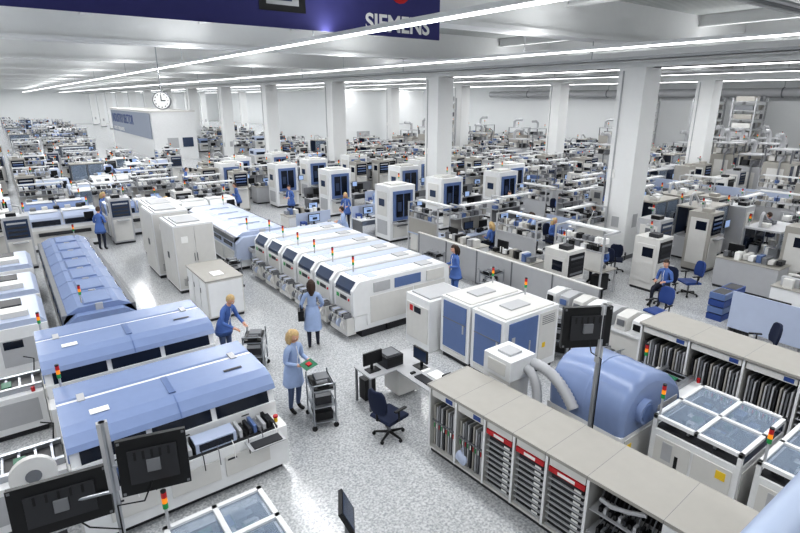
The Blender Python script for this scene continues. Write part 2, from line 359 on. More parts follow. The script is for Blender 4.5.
b.box(.5,.0,.35,1.85,.018,1.06,OW);b.box(1.9,.0,.35,2.95,.018,1.06,OW);b.box(2.3,-.02,1.12,2.9,.02,1.4,OW);b.box(1.75,-.012,.65,1.78,.0,.85,MG);b.box(.6,-.01,1.15,1.1,.02,1.4,LG)
b.box(1.0,.0,.05,1.1,.06,.2,BK)
tower(b,.5,.8,1.5,.2)
mo=b.obj("chip_placement_module",(6.3,10.5,0),bev=.02)
for k in range(1,6): clone(mo,(6.3,10.5+k*1.07,0))
reg(5.9,10.4,9.5,17)
# ------------------------------------------------------------ tall test machines with blue doors
b=B()
b.box(-.6,-.5,0,.6,.5,.1,DG);b.box(-.65,-.55,.1,.65,.55,2.35,WH)
b.box(-.5,-.6,.92,.5,-.55,2.15,DB);b.box(-.36,-.62,1.07,.36,-.6,2.02,GL);b.box(-.02,-.63,1.07,.02,-.61,2.02,DB);b.box(-.3,-.625,1.3,-.1,-.62,1.7,GL2)
b.box(-.5,-.575,.2,.5,-.55,.8,OW);b.box(-.3,-.59,.65,.3,-.575,.72,MG);b.box(-.55,-.8,.82,.55,-.55,.88,LG);b.box(-.35,-.78,.88,.1,-.62,.9,BK)
b.box(-.68,-.35,.3,-.65,.35,.9,LG);b.box(-.68,-.35,1.1,-.65,.35,2.1,OW);b.box(-.69,-.2,1.5,-.68,.2,1.8,GL2);b.box(-.4,-.3,2.35,.4,.3,2.43,OW)
b.tube([(.6,-.5,1.6),(.75,-.7,1.6)],.02,MG,6);b.bx(.72,-.76,1.6,.3,.04,.26,BK);b.bx(.72,-.785,1.6,.26,.006,.22,SCN)
tower(b,.5,.4,2.35,.15)
TM=b.obj("tall_test_machine",(13.1,18.2,0),bev=.02)
tl=[(13.1,18.2),(12.4,27.9),(13.6,24.2),(16.2,18.6),(19.9,18.6),(11.6,32.6),(17.3,23.2),(14.9,29.0),(20.0,25.0),(10.2,30.2),(22.6,20.5),(14.6,33.5),(18.0,29.5)]
for i,(x,y) in enumerate(tl):
    if i: clone(TM,(x,y,0))
    reg(x-.7,y-.8,x+.9,y+.6)

# ------------------------------------------------------------ twin feeder cabinets with blue doors
b=B()
b.box(.05,.05,0,1.65,.9,.12,DG);b.box(0,0,.12,1.7,.95,1.5,WH);b.box(.08,.06,1.5,1.6,.89,1.53,OW)
b.box(.12,-.02,.3,1.0,0,1.42,DB);b.box(.2,-.03,.95,.3,-.02,1.1,LG);b.box(1.08,-.015,.3,1.62,0,1.42,OW)
b.box(-.02,.1,.3,0,.85,1.42,DB);b.box(-.03,.1,1.0,-.02,.85,1.02,MG);b.box(-.035,.16,.8,-.02,.2,1.0,LG);b.box(.75,-.04,.6,.78,-.02,.9,LG)
for k in range(5): b.box(1.15,-.022,1.15+k*.045,1.55,-.015,1.165+k*.045,MG)
b.box(1.2,-.02,.6,1.3,-.015,.72,YEL)
b.box(-.015,.1,.15,0,.85,.26,OW);b.box(.5,.3,1.53,1.1,.65,1.56,LG)
tower(b,1.5,.8,1.5,.2)
fc=b.obj("control_cabinet",(7.55,6.7,0),bev=.02);clone(fc,(7.55,7.72,0));reg(7.5,6.6,9.4,8.8)
b=B();b.box(0,0,0,1.2,.9,1.3,WH);b.box(-.02,.05,.2,0,.85,1.1,OW);b.box(.1,.1,1.3,1.1,.8,1.34,LG);b.box(-.03,.3,.9,-.02,.55,1.05,GL);b.box(-.03,.6,.9,-.02,.72,1.05,RED)
b.obj("board_loader",(7.35,8.85,0),bev=.02);reg(7.3,8.8,8.6,9.8)

# ------------------------------------------------------------ magazine shelf rows
def bayrow(name,loc,rot,bays,D,Hh):
    b=B();L_=sum(w for _,w in bays)
    b.box(.04,.02,0,D-.02,L_-.02,.09,DG);b.box(0,0,.09,D,L_,.12,OW);b.box(D-.03,0,.12,D,L_,Hh-.05,OW)
    b.box(-.03,-.03,Hh-.05,D+.01,L_+.03,Hh,GW)
    y=0
    b.box(0,-.0,.12,D-.03,.02,Hh-.05,OW)
    for t_,w in bays:
        b.box(-.032,y+w-.005,Hh-.052,D+.012,y+w+.001,Hh+.001,MG)
        b.box(0,y+w-.03,.12,D-.03,y+w,Hh-.05,OW);b.box(-.005,y+w-.03,.09,.0,y+w+.01,Hh-.05,WH)
        a,c=y+.03,y+w-.05
        if t_=='mag':
            b.box(D-.2,a,.12,D-.18,c,Hh-.06,MG);b.box(.03,a,.62,D-.1,c,.64,MG)
            q=a+.03;k=0
            while q<c-.04:
                hh=Hh-.35-.03*((k*5)%3)
                b.box(.05,q,.15,D-.25,q+.028,hh,[LG,MG,LG,GW,DG][k%5]);b.box(.04,q+.003,.5,.05,q+.02,.58,[RED,PAP,GRN][k%3])
                q+=.055;k+=1
            b.box(.01,a,Hh-.2,.04,c,Hh-.08,OW);b.box(.005,a+.05,Hh-.18,.01,a+.2,Hh-.1,BLC)
        elif t_=='tray':
            b.box(.3,a,.12,.33,c,Hh-.06,DG)
            for k in range(9):
                z=.14+k*(Hh-.45)/9
                b.box(.02,a,z,.3,c,z+.015,LG);b.box(.05,a+.03,z+.015,.28,c-.03,z+.07,[BK,DG,DG][k%3]);b.box(.04,a+.06,z+.02,.05,a+.16,z+.05,PAP)
            b.box(.0,a,Hh-.28,.03,c,Hh-.2,RED);b.box(-.004,a+.14,Hh-.265,0,c-.14,Hh-.215,PAP);b.box(.01,a,Hh-.19,.04,c,Hh-.06,OW)
        elif t_=='coil':
            b.box(.35,a,.12,.38,c,Hh-.06,BK)
            for k in range(14):
                q=a+.04+k*(c-a-.1)/14
                b.tube([(.2,q,Hh-.1),(.12,q+.02,Hh-.35),(.2,q-.02,Hh-.6),(.1,q+.03,Hh-.9)],.01,[BK,MG,DG][k%3],6)
            b.box(.02,a,.45,.34,c,.47,LG);b.box(.02,a,.8,.34,c,.815,LG)
            for k in range(12):
                b.bx(.12,a+.04+k*(c-a-.1)/12,.52,.12,.04,.1,[DG,MG,BK][k%3]);b.bx(.12,a+.04+k*(c-a-.1)/12,.86,.12,.04,.08,[DG,LG,BK][k%3]);b.bx(.12,a+.04+k*(c-a-.1)/12,.2,.14,.05,.14,[DG,BK,MG][k%3])
            b.tube([(.1,a+.2,1.12),(.05,a+.4,1.06),(.05,a+.6,1.0),(.1,c-.1,.98)],.03,LG,10)
        else:
            b.box(-.012,a-.01,.13,.01,c+.02,Hh-.07,WH);b.box(-.035,a+.03,Hh*.5,-.012,a+.045,Hh*.5+.14,MG)
        y+=w
    return b.obj(name,loc,rot,bev=.008)
bayrow("magazine_shelf_unit",(5.36,.55,0),3.5,[('door',.85),('door',.75),('coil',.95),('tray',.62),('tray',.55),('tray',.55),('mag',.6),('mag',.6)],.92,1.3)
reg(4.9,.5,6.35,6.2)
bayrow("magazine_shelf_unit",(9.8,.4,0),0,[('door',.5),('coil',.7),('tray',.75),('mag',.85),('mag',.95),('mag',.95)],.95,1.5);reg(9.7,.3,10.8,5.2)
b=B();b.sph((0,0,0),(.05,.13,.1),PB,14,10,fn=lambda q:Vector((q.x*(1+.3*math.sin(30*q.y)),q.y*(1+2*max(0,-q.z)),q.z+.02*math.sin(40*q.y))));b.tube([(0,-.05,.08),(0.03,0,.18),(0,.05,.08)],.008,PB,6)
b.obj("cloth_bag",(4.93,5.1,.45),bev=0)

# ------------------------------------------------------------ blue dome machine
b=B()
b.box(.05,.05,0,1.75,1.35,.12,DG);b.box(0,0,.12,1.8,1.4,.82,WH);b.box(.1,-.015,.2,.85,0,.75,OW);b.box(.95,-.015,.2,1.7,0,.75,OW);b.box(-.015,.1,.2,0,1.3,.75,OW)
pr=[(0,.82),(-.02,1.1),(.02,1.35),(.14,1.55),(.32,1.68),(.55,1.74),(.8,1.72),(1.05,1.63),(1.3,1.5),(1.55,1.32),(1.72,1.14),(1.8,.95),(1.8,.82)]
rings=[(0,.82),(.03,.93),(.1,1),(.68,1),(.69,1.02),(.71,1.02),(.72,1),(1.3,1),(1.37,.93),(1.4,.82)]
vs=[];n_=len(pr)
for (yy,s) in rings:
    for q in pr: vs.append((.9+(q[0]-.9)*(.5+.5*s if s<1 else 1),yy,.82+(q[1]-.82)*s))
fs=[]
for i in range(len(rings)-1):
    for k in range(n_-1): fs.append((i*n_+k,i*n_+k+1,(i+1)*n_+k+1,(i+1)*n_+k))
b.add(vs,fs,HB,True);b.add(vs,[tuple(range(n_)),tuple(range(len(vs)-n_,len(vs)))],HB)
b.tube([(.5,.02,1.15),(.5,-.1,1.15)],[.2,.2],HB,20);b.tube([(.5,-.1,1.15),(.5,-.11,1.15)],[.15,.15],DB,20)
b.box(1.0,-.01,.95,1.6,.03,1.05,LG);b.box(.15,-.02,.5,.3,-.01,.65,YEL)
b.obj("soldering_machine",(6.85,3.62,0),bev=.01);reg(6.7,3.5,8.7,5.1)
b=B();b.box(0,0,0,.5,.5,1.25,OW);b.box(-.06,-.06,1.25,.56,.56,1.62,WH);b.box(-.075,.05,1.32,-.06,.45,1.55,OW);b.box(.1,.1,1.62,.4,.4,1.66,LG);b.box(-.015,.05,.1,0,.45,1.15,WH)
def duct(pts,r):
    P=[];R=[]
    for i in range(len(pts)-1):
        a,c=Vector(pts[i]),Vector(pts[i+1])
        n_=max(2,int((c-a).length/.03))
        for k in range(n_): P.append(a.lerp(c,k/n_));R.append(r*(1 if len(P)%2 else .86))
    b.tube(P,R,LG,14)
def arc(p0,p1,p2,n=8): 
    p0,p1,p2=map(Vector,(p0,p1,p2));return [p0.lerp(p1,t/n).lerp(p1.lerp(p2,t/n),t/n) for t in range(n+1)]
duct(arc((.35,-.05,1.4),(.35,-.4,1.35),(.25,-.4,.6)),.09)
duct(arc((.5,-.02,1.45),(.6,-.5,1.5),(.52,-.95,.95)),.1)
b.obj("fume_extractor",(6.22,5.35,0),bev=.015);reg(6.2,5.2,6.8,5.95)
def polemon(name,loc,items,top):
    b=B();b.cyl(0,0,.03,top,.035,ST,12);b.cyl(0,0,0,.04,.22,DG,20)
    b.box(-.055,-.03,top-.9,.055,.03,top,LG)
    for (dx,dy,z,w,h,rot,tilt) in items:
        b.T=Matrix.Translation((dx,dy,z))@Matrix.Rotation(math.radians(rot),4,'Z')@Matrix.Rotation(math.radians(tilt),4,'X')
        b.bx(0,0,0,w,.07,h,BK);b.bx(0,-.045,0,w*.7,.03,h*.6,DG);b.bx(0,.037,0,w-.06,.005,h-.06,SCN)
        b.bx(0,-.07,0,.14,.04,.14,MG)
        for k in range(5): b.bx(-w*.25+k*w*.12,-.061,h*.2,.03,.004,.1,BK)
        for sx in(-1,1):
            for sz in(-1,1): b.bx(sx*(w/2-.03),-.037,sz*(h/2-.03),.03,.006,.03,MG)
        b.T=Matrix()
        b.tube([(0,0,z),(dx*.6,dy*.6-.02,z),(dx,dy,z)],.022,ST,8);b.tube([(dx,dy-.05,z-.1),(dx*.6,dy-.08,z-.4),(0,-.05,z-.5),(0,-.045,.3)],.01,BK,6)
    return b.obj(name,loc,bev=.006)
polemon("pole_mounted_monitor",(6.5,3.95,0),[(-.2,.13,2.68,.72,.62,-30,0)],3.02);reg(6.4,3.8,6.7,4.1)
polemon("twin_monitor_stand",(.35,5.95,0),[(-.5,.15,1.55,.95,.6,-8,-8),(.42,-.2,1.88,.72,.66,-14,-8)],2.45);reg(-.3,5.7,.9,6.2)
def glm(name,loc,W,D_,rot=0):
    b=B();b.box(.04,.04,0,W-.04,D_-.04,.1,DG);b.box(0,0,.1,W,D_,1.0,WH)
    b.box(-.012,.08,.2,0,D_*.5-.02,.9,OW);b.box(-.012,D_*.5+.02,.2,0,D_-.08,.9,OW);b.box(.08,-.012,.2,W-.08,0,.9,OW);b.box(-.02,.15,.7,-.012,.28,.83,YEL);b.box(-.02,D_-.35,.55,-.012,D_-.2,.85,LG);b.box(-.02,D_-.45,.5,-.012,D_-.4,.7,BK)
    b.box(.04,.04,1.0,W-.04,D_-.04,1.03,DG)
    for (x,y) in((0,0),(W-.06,0),(0,D_-.06),(W-.06,D_-.06)): b.box(x,y,1.0,x+.06,y+.06,1.2,WH)
    for y in (0,D_-.06,D_/2-.03): b.box(0,y,1.16,W,y+.06,1.22,WH)
    for x in (0,W/2-.03,W-.06): b.box(x,0,1.16,x+.06,D_,1.22,WH)
    b.box(.06,.06,1.185,W-.06,D_/2-.03,1.19,M_GLS);b.box(.06,D_/2+.03,1.185,W-.06,D_-.06,1.19,M_GLS)
    r=random.Random(int(W*100))
    for k in range(34): b.bx(r.uniform(.2,W-.2),r.uniform(.2,D_-.2),1.07,r.uniform(.05,.2),r.uniform(.05,.2),.08+.06*r.random(),r.choice([MG,ST,DB,LG,BK,OW,PCB,DG]))
    b.box(.1,D_*.6,1.05,W-.1,D_*.63,1.1,ST);b.box(.1,D_*.3,1.05,W-.1,D_*.33,1.1,ST)
    b.box(.08,.005,1.02,W-.08,.012,1.15,GL2)
    tower(b,.06,D_-.06,1.2,.3)
    return b.obj(name,loc,rot,bev=.01)
glm("board_test_machine",(7.3,2.15,0),1.5,1.25);glm("board_test_machine",(7.35,.75,0),1.5,1.25);reg(7.2,.6,8.9,3.45)
glm("optical_inspection_machine",(.7,4.3,0),1.15,1.15);reg(.6,4.2,2.0,5.6)
conv("transfer_conveyor",(8.75,3.7,0),.85,.85);reg(8.7,3.6,9.6,4.6)
b=B();b.box(-.2,-.15,0,.2,.15,.05,DG);b.cyl(0,0,.05,1.0,.03,MG);b.T=Matrix.Translation((0,0,1.1))@Matrix.Rotation(math.radians(-25),4,'X')
b.bx(0,0,0,.42,.05,.34,BK);b.bx(0,-.028,0,.36,.006,.28,GL2);b.bx(0,.04,0,.2,.04,.16,LG);b.T=Matrix()
b.obj("operator_panel",(2.55,4.55,0),rot=60,bev=.006);reg(2.3,4.3,2.8,4.8)

# ------------------------------------------------------------ operator desk
b=B()
b.box(-.1,1.15,.72,1.25,1.75,.75,LG);b.box(.5,0,.72,1.15,1.15,.75,LG)
for (x,y) in((-.07,1.2),(-.07,1.7),(1.2,1.7),(1.1,.05),(.55,.05)): b.box(x-.02,y-.02,0,x+.02,y+.02,.72,MG)
b.box(.6,1.2,.1,1.2,1.7,.7,OW);b.box(.0,1.5,.05,.25,1.72,.5,BK)
b.box(.35,1.25,.75,.75,1.65,.98,DG);b.box(.37,1.24,.8,.73,1.25,.95,BK);b.box(.4,1.3,.98,.7,1.6,1.0,MG)
monitor(b,.12,1.4,.75,.42,'-y',BK);b.box(.6,.25,.75,.78,.7,.775,DG);b.box(.85,.75,.75,1.05,.95,.76,PAP);b.box(.84,.3,.75,1.1,.62,.79,PAP);b.box(.62,.8,.75,.72,.86,.78,BK)
monitor(b,.95,.95,.75,.42,'-x',GL2)
b.box(.9,.1,.75,1.1,.25,.9,BK);b.box(.55,.02,.75,.8,.2,.76,PAP)
b.tube([(.2,1.5,.75),(.3,1.76,.6),(.35,1.74,.2),(.1,1.72,.1)],.01,BK,5)
b.obj("operator_desk",(4.95,6.4,0),bev=.006);reg(4.8,6.3,6.2,8.2)
def chair(name,loc,rot,m):
    b=B()
    for k in range(5):
        a=k*2*math.pi/5;c,s=math.cos(a),math.sin(a);b.tube([(0,0,.1),(c*.28,s*.28,.07)],[.03,.018],BK,8);b.sph((c*.28,s*.28,.035),.035,BK,10,6)
    b.cyl(0,0,.08,.42,.028,MG)
    b.prism([(-.23,.4),(-.25,.42),(-.22,.46),(.2,.47),(.26,.45),(.24,.4)],'x',-.24,.24,m)
    b.tube([(0,-.2,.42),(0,-.3,.46),(0,-.3,.7)],.02,BK,8)
    vs=[];fs=[]
    for z,w,o in((.6,.16,0),(.7,.21,.0),(.85,.22,-.02),(1.0,.19,-.04),(1.06,.12,-.05)):
        for x,yy in((-1,.03),(-.5,0),(0,-.01),(.5,0),(1,.03)): vs.append((x*w,-.27+yy+o,z))
        for x,yy in((1,-.02),(.5,-.05),(0,-.06),(-.5,-.05),(-1,-.02)): vs.append((x*w,-.27+yy+o,z))
    for i in range(4):
        for k in range(10): fs.append((i*10+k,i*10+(k+1)%10,(i+1)*10+(k+1)%10,(i+1)*10+k))
    fs+= [tuple(range(10)),tuple(range(40,50))];b.add(vs,fs,m,True)
    for s in(-1,1): b.tube([(s*.22,-.05,.43),(s*.29,-.05,.46),(s*.29,-.05,.66)],.016,BK,8);b.box(s*.29-.03,-.15,.66,s*.29+.03,.12,.69,BK)
    return b.obj(name,loc,rot,bev=.01)
CH=chair("office_chair",(4.72,6.75,0),-80,NB);reg(4.4,6.4,5,7)
CHB=chair("office_chair",(16.3,7.2,0),60,BLC)
CHS=[(13.2,6.5,80,CHB),(12.9,4.0,40,CH),(16.6,9.9,-60,CH)]
reg(15.95,6.85,16.65,7.55)
for x,y,r,c in CHS: clone(c,(x,y,0),r);reg(x-.35,y-.35,x+.35,y+.35)
def cart(name,loc,rot):
    b=B()
    for x in(-.3,.3):
        for y in(-.2,.2):
            b.cyl(x,y,.1,.92,.014,ST,8);b.tube([(x-.012,y,.05),(x+.012,y,.05)],.05,BK,12)
    for z in(.14,.45,.78): b.box(-.31,-.21,z,.31,.21,z+.02,ST);b.box(-.31,-.22,z,.31,-.21,z+.06,ST);b.box(-.31,.21,z,.31,.22,z+.06,ST)
    b.tube([(-.3,-.2,.9),(-.38,-.2,.96),(-.38,.2,.96),(-.3,.2,.9)],.013,ST,8)
    b.box(-.25,-.16,.16,.2,.16,.32,BK);b.box(-.22,-.15,.47,.1,.15,.62,DG)
    for k in range(6): b.box(-.2+k*.06,-.14,.47,-.17+k*.06,.14,.7,[LG,BK,MG][k%3])
    b.box(-.28,-.18,.8,.28,.18,.84,BK)
    for k in range(5): b.tube([(-.22+k*.1,-.1,.86),(-.22+k*.1,.1,.86)],.05,[BK,MG,DG][k%3],12)
    b.box(-.1,-.15,.84,.15,.1,.93,MG)
    return b.obj(name,loc,rot,bev=.004)
CT=cart("component_trolley",(3.98,7.9,0),75);reg(3.7,7.5,4.3,8.3)
clone(CT,(3.75,10.5,0),60);reg(3.4,10.2,4.1,10.9)
for x,y,r in((5.3,16.3,90),(10.3,12.6,0),(10.35,13.6,80),(10.4,9.9,30),(9.8,7.0,30),(9.3,5.6,80),(11.0,13.1,95),(10.3,14.8,10),(11.2,10.6,0),(10.3,16.2,45),(9.9,8.2,10)):
    clone(CT,(x,y,0),r);reg(x-.4,y-.4,x+.4,y+.4)
b=B();b.box(0,0,.62,.8,2.9,.68,WH);b.box(.05,.05,0,.75,2.85,.08,DG);b.box(.08,.08,.08,.72,2.82,.62,OW)
for k in range(7):
    b.prism([(.05,.68),(.05,.78),(.1,1.0),(.5,1.06),(.78,.98),(.78,.68)],'y',.08+k*.4,.36+k*.4,[WH,OW,LG][k%3]);b.box(.02,.12+k*.4,.8,.05,.3+k*.4,.95,[BK,MG,DB][k%3])
b.obj("component_chute_table",(10.75,5.5,0),bev=.01);reg(10.6,5.4,11.6,8.6)
# ------------------------------------------------------------ partition
b=B();b.box(-.04,0,.05,.04,7.6,1.1,LG);b.box(-.05,0,1.1,.05,7.6,1.13,OW)
for k in range(6): b.box(-.05,k*1.5,.0,.05,k*1.5+.05,1.12,MG)
b.obj("low_partition",(11.8,7.3,0),bev=0);reg(11.7,7.2,11.9,15)
# ------------------------------------------------------------ clutter templates (centred)
TEMPL=[]
def T(name,b,w,d,z=-50):
    o=b.obj(name,(0,0,z),bev=0);TEMPL.append(o);return (o,w,d,[False],name)
def put(t,x,y,rot=0):
    o,w,d,used,name=t
    if rot%180: w,d=d,w
    if not free(x-w/2,y-d/2,x+w/2,y+d/2): return False
    reg(x-w/2,y-d/2,x+w/2,y+d/2)
    if not used[0]: used[0]=True;o.location=(x,y,0);o.rotation_euler=(0,0,math.radians(rot))
    else: clone(o,(x,y,0),rot,name)
    return True
JUNK=[OW,WH,BK,DG,MG,LG,GW,PAP,MG,DB,LG,OW,BK,ST]
def bench(v):
    b=B();r=random.Random(v)
    for x in(-.88,.88):
        for y in(-.38,.38): b.bx(x,y,.98 if y>0 else .37,.05,.05,1.96 if y>0 else .74,LG)
        b.bx(x,0,1.93,.05,.8,.05,LG)
    b.box(-.9,-.42,.74,.9,.42,.78,[GW,LG,PB,WH][v%4]);b.box(-.9,.1,1.35,.9,.4,1.38,LG);b.box(-.9,-.3,1.92,.9,-.1,1.98,WH);b.box(-.9,.1,1.62,.9,.36,1.64,LG)
    b.box(.35,-.35,.05,.8,.35,.72,OW);b.box(.38,-.365,.1,.77,-.35,.36,LG);b.box(.38,-.365,.4,.77,-.35,.68,LG);b.box(-.8,-.2,.1,-.5,.3,.6,[BK,LG][v%2])
    monitor(b,-.5+.3*r.random(),.05,.78,.48,'-y',[SCN,BK,GL2][v%3]);monitor(b,.25+.3*r.random(),.0,.78,.42,'-y',[BK,SCN][v%2])
    for k in range(8):
        b.bx(-.8+k*.22,.25,1.38+.08,.17,.2,.1+.1*r.random(),r.choice(JUNK))
        b.bx(-.8+k*.22,.22,1.64+.07,.15,.2,.08+.1*r.random(),r.choice(JUNK))
    for k in range(12): b.bx(-.8+r.random()*1.6,-.2+.2*r.random(),.8,.05+.14*r.random(),.05+.12*r.random(),.05+.2*r.random(),r.choice(JUNK))
    for k in range(3): 
        x=-.8+r.random()*1.6;b.tube([(x,.38,1.9),(x+.05,.3,1.4),(x-.1,.1,1.0),(x,0,.8)],.012,[BK,MG,PAP][k],5)
    b.tube([(.6,.3,.78),(.62,.25,1.2),(.5,-.1,1.3)],.015,MG,6);b.bx(.48,-.13,1.29,.16,.1,.05,WH)
    b.box(-.85,.36,.78,.85,.39,1.34,[OW,LG,GW,MG][v%4])
    return T("assembly_workbench",b,1.85,.9)
def rack(v):
    b=B();r=random.Random(v+9)
    H_=1.5+.2*(v%4)
    b.box(-.38,-.38,0,.38,.38,.08,DG);b.box(-.4,-.4,.08,.4,.4,H_,[WH,OW,LG,GW][v%4]);b.box(-.34,-.42,H_-.75,.34,-.4,H_-.1,[GL,BK,GL2][v%3])
    b.box(-.34,-.42,.15,.34,-.4,H_-.85,OW);b.box(-.42,-.3,.3,-.4,.3,H_-.2,OW);b.box(-.425,-.25,H_-.6,-.42,.1,H_-.3,[MG,GL][v%2])
    for k in range(4): b.box(-.28,-.43,H_-.7+k*.15,.28,-.42,H_-.64+k*.15,r.choice([MG,LG,DB,DG]))
    b.box(-.2,-.62,H_-.9,.25,-.42,H_-.87,LG);b.tube([(.2,.2,H_),(.2,.2,H_+.25),(.0,.3,H_+.3)],.04,LG,8);b.bx(-.1,-.1,H_+.06,.3,.3,.12,r.choice(JUNK))
    tower(b,.3,.3,H_,.15)
    return T("equipment_cabinet",b,.84,.84)
def insp(v):
    b=B();r=random.Random(v+30);H_=[1.5,2.0,1.75][v%3]
    b.box(-.85,-.5,0,.85,.5,.08,DG);b.box(-.9,-.55,.08,.9,.55,.85,[WH,LG,OW][v%3]);b.box(-.8,-.565,.15,-.05,-.55,.78,LG);b.box(.05,-.565,.15,.8,-.55,.78,OW)
    for x in(-.87,0,.87):
        for y in(-.52,.52): b.bx(x,y,.85+(H_-.85)/2,.05,.05,H_-.85,[LG,MG,ST][v%3])
    b.box(-.9,-.55,H_-.06,.9,.55,H_,[WH,GW,LG][v%3]);b.box(-.85,.5,.9,.85,.51,H_-.08,GL2);b.box(-.84,-.53,.88,-.05,-.525,H_-.08,M_GLS);b.box(.05,-.53,.88,.84,-.525,H_-.08,[GL,M_GLS,GL2][v%3])
    for k in range(16): b.bx(r.uniform(-.75,.75),r.uniform(-.4,.4),.93+.08*r.random(),.1+.15*r.random(),.1+.2*r.random(),.16+.3*r.random(),r.choice(JUNK))
    for k in range(4): b.bx(r.uniform(-.7,.7),r.uniform(-.3,.3),H_+.06,.2+.2*r.random(),.2+.1*r.random(),.12,r.choice([OW,LG,MG,WH]))
    b.tube([(-.6,.2,H_),(-.6,.2,H_+.35),(-.2,.3,H_+.4),(.3,.3,H_)],.05,LG,10)
    b.bx(.6,-.68,1.3,.4,.05,.3,BK);b.bx(.6,-.71,1.3,.36,.005,.26,SCN);b.bx(.6,-.6,1.3,.05,.15,.05,MG);tower(b,-.8,.45,H_,.2)
    return T("inspection_cell",b,1.85,1.4)
def low(v):
    b=B();r=random.Random(v+77)
    b.box(-.85,-.38,0,.85,.38,.08,DG);b.box(-.88,-.4,.08,.88,.4,.95,[OW,WH,LG][v%3]);b.box(-.9,-.42,.95,.9,.42,.98,GW)
    for k in range(3): b.box(-.85+k*.58,-.412,.13,-.31+k*.58,-.4,.9,[WH,OW,LG][v%3])
    for k in range(9): b.bx(-.75+k*.18,r.uniform(-.1,.1),.98+.1,.14,.2+.3*r.random(),.1+.2*r.random(),r.choice(JUNK))
    monitor(b,.5,0,.98,.45,'-y',[SCN,BK,GL2][v%3])
    return T("supply_cabinet",b,1.85,.88)
def shelf(v):
    b=B();r=random.Random(v+5)
    for x in(-.78,.78):
        for y in(-.28,.28): b.bx(x,y,1.0,.04,.04,2.0,MG)
    for z in(.12,.55,.98,1.4,1.9): 
        b.box(-.8,-.3,z,.8,.3,z+.03,LG)
        for k in range(7): b.bx(-.67+k*.22,0,z+.03+.1,.17,.5,.2*(.5+.5*r.random()),r.choice(JUNK))
    return T("storage_shelf",b,1.65,.65)
def mach(v):
    b=B();m=[HB,PB,WH][v%3]
    b.box(-1.15,-.6,0,1.15,.6,.12,DG);b.box(-1.2,-.65,.12,1.2,.65,1.0,WH);b.prism([(-.68,1.0),(-.6,1.3),(-.4,1.45),(.4,1.48),(.6,1.4),(.68,1.0)],'x',-1.22,1.22,m)
    for k in range(2): b.box(-1.05+k*1.1,-.69,1.02,-.1+k*1.1,-.6,1.22,GL);b.box(-1.05+k*1.1,-.3,1.47,-.1+k*1.1,.3,1.5,WH)
    b.box(-1.23,-.4,1.05,-1.2,.4,1.3,GL2);b.box(-1.225,-.5,.2,-1.2,.5,.9,LG)
    b.box(-1.1,-.665,.3,1.1,-.65,.85,OW);b.box(-.9,-.75,.62,.9,-.65,.75,DG);b.bx(.9,-.8,1.3,.35,.04,.28,BK);b.bx(.9,-.7,1.3,.04,.2,.04,MG)
    b.box(-.02,-.66,1.0,.02,.66,1.49,LG)
    for k in range(5): b.bx(-.9+k*.4,.3,1.55,.2,.25,.12,[MG,OW,BK,LG,DG][k])
    tower(b,1.0,.3,1.42,.25)
    return T("surface_mount_machine",b,2.5,1.65)
def desk(v):
    b=B();r=random.Random(v+3)
    b.box(-.8,-.4,.71,.8,.4,.75,[LG,WH][v%2])
    for x in(-.76,.76): b.box(x-.02,-.38,0,x+.02,.38,.71,MG)
    b.box(-.8,.38,.3,.8,.41,1.25,[LG,PB,MG][v%3]);monitor(b,-.1,.15,.75,.52,'-y',[BK,SCN][v%2]);b.box(-.3,-.25,.75,.15,-.1,.77,DG);b.box(.4,-.3,.75,.7,0,.78,PAP);b.box(.4,.05,0,.65,.35,.5,BK)
    b.box(-.7,.0,.75,-.5,.25,.95,[BK,BLC][v%2])
    for k in range(7): b.bx(r.uniform(-.7,.7),r.uniform(-.3,.3),.78,.1+.1*r.random(),.1,.04+.12*r.random(),r.choice(JUNK))
    return T("office_desk",b,1.62,.84)
def proc(v):
    b=B();r=random.Random(v+50);H_=[2.7,3.2][v%2]
    b.box(-.7,-.6,0,.7,.6,.1,DG);b.box(-.75,-.65,.1,.75,.65,H_-.7,[LG,GW][v%2])
    for x in(-.72,.72):
        for y in(-.62,.62): b.bx(x,y,H_-.35,.06,.06,.7,MG)
    b.box(-.75,-.65,H_-.06,.75,.65,H_,LG)
    for k in range(3): b.box(-.6+k*.45,-.67,.9,-.25+k*.45,-.65,H_-.85,[GL2,OW,GL][k])
    for k in range(6): b.bx(r.uniform(-.5,.5),r.uniform(-.4,.4),H_-.5,.3,.3,.3,r.choice([MG,LG,OW,DG]))
    b.tube([(.4,.3,H_),(.4,.3,H_+.5),(.1,.3,H_+.7),(-.5,.3,H_+.7)],.12,LG,12);b.tube([(-.5,-.2,H_-.4),(-.9,-.2,H_-.6),(-.85,-.2,.3)],.05,MG,8)
    b.box(-.77,-.4,.4,-.75,.4,H_-1,OW);tower(b,.6,-.5,H_,.2)
    return T("process_tower_machine",b,1.95,1.4)
BN=[bench(i) for i in range(5)];RK=[rack(i) for i in range(4)];IN=[insp(i) for i in range(3)];LO=[low(i) for i in range(3)];SH=[shelf(i) for i in range(2)];MA=[mach(i) for i in range(3)];DK=[desk(i) for i in range(3)];PT=[proc(i) for i in range(2)]
SEAT=[(15.35,9.6,90,HBR),(17.0,14.0,0,HBR),(14.4,13.7,0,HBL),(15.0,7.3,90,HBR),(20.4,13.4,0,HBR),(23.2,12.2,0,HBL),(26.0,13.6,180,HBR),(21.6,16.3,180,HBR),(16.9,12.9,180,HBL),(24.8,8.2,0,HBR),(15.4,21.5,0,HBR)]
STAND=[(10.2,11.1),(15.6,12.7),(12.3,20.9),(2.6,23.6),(14.2,21.3),(22.9,14.4),(8.9,34.6),(4.6,31),(26.5,24.5),(11.2,24.4),(18.6,16.8),(5.3,24.6),(9.3,26.6),(10.5,18.0),(3.3,27.5),(18.6,20.5),(21.5,23.5),(28,17.6),(11,37)]
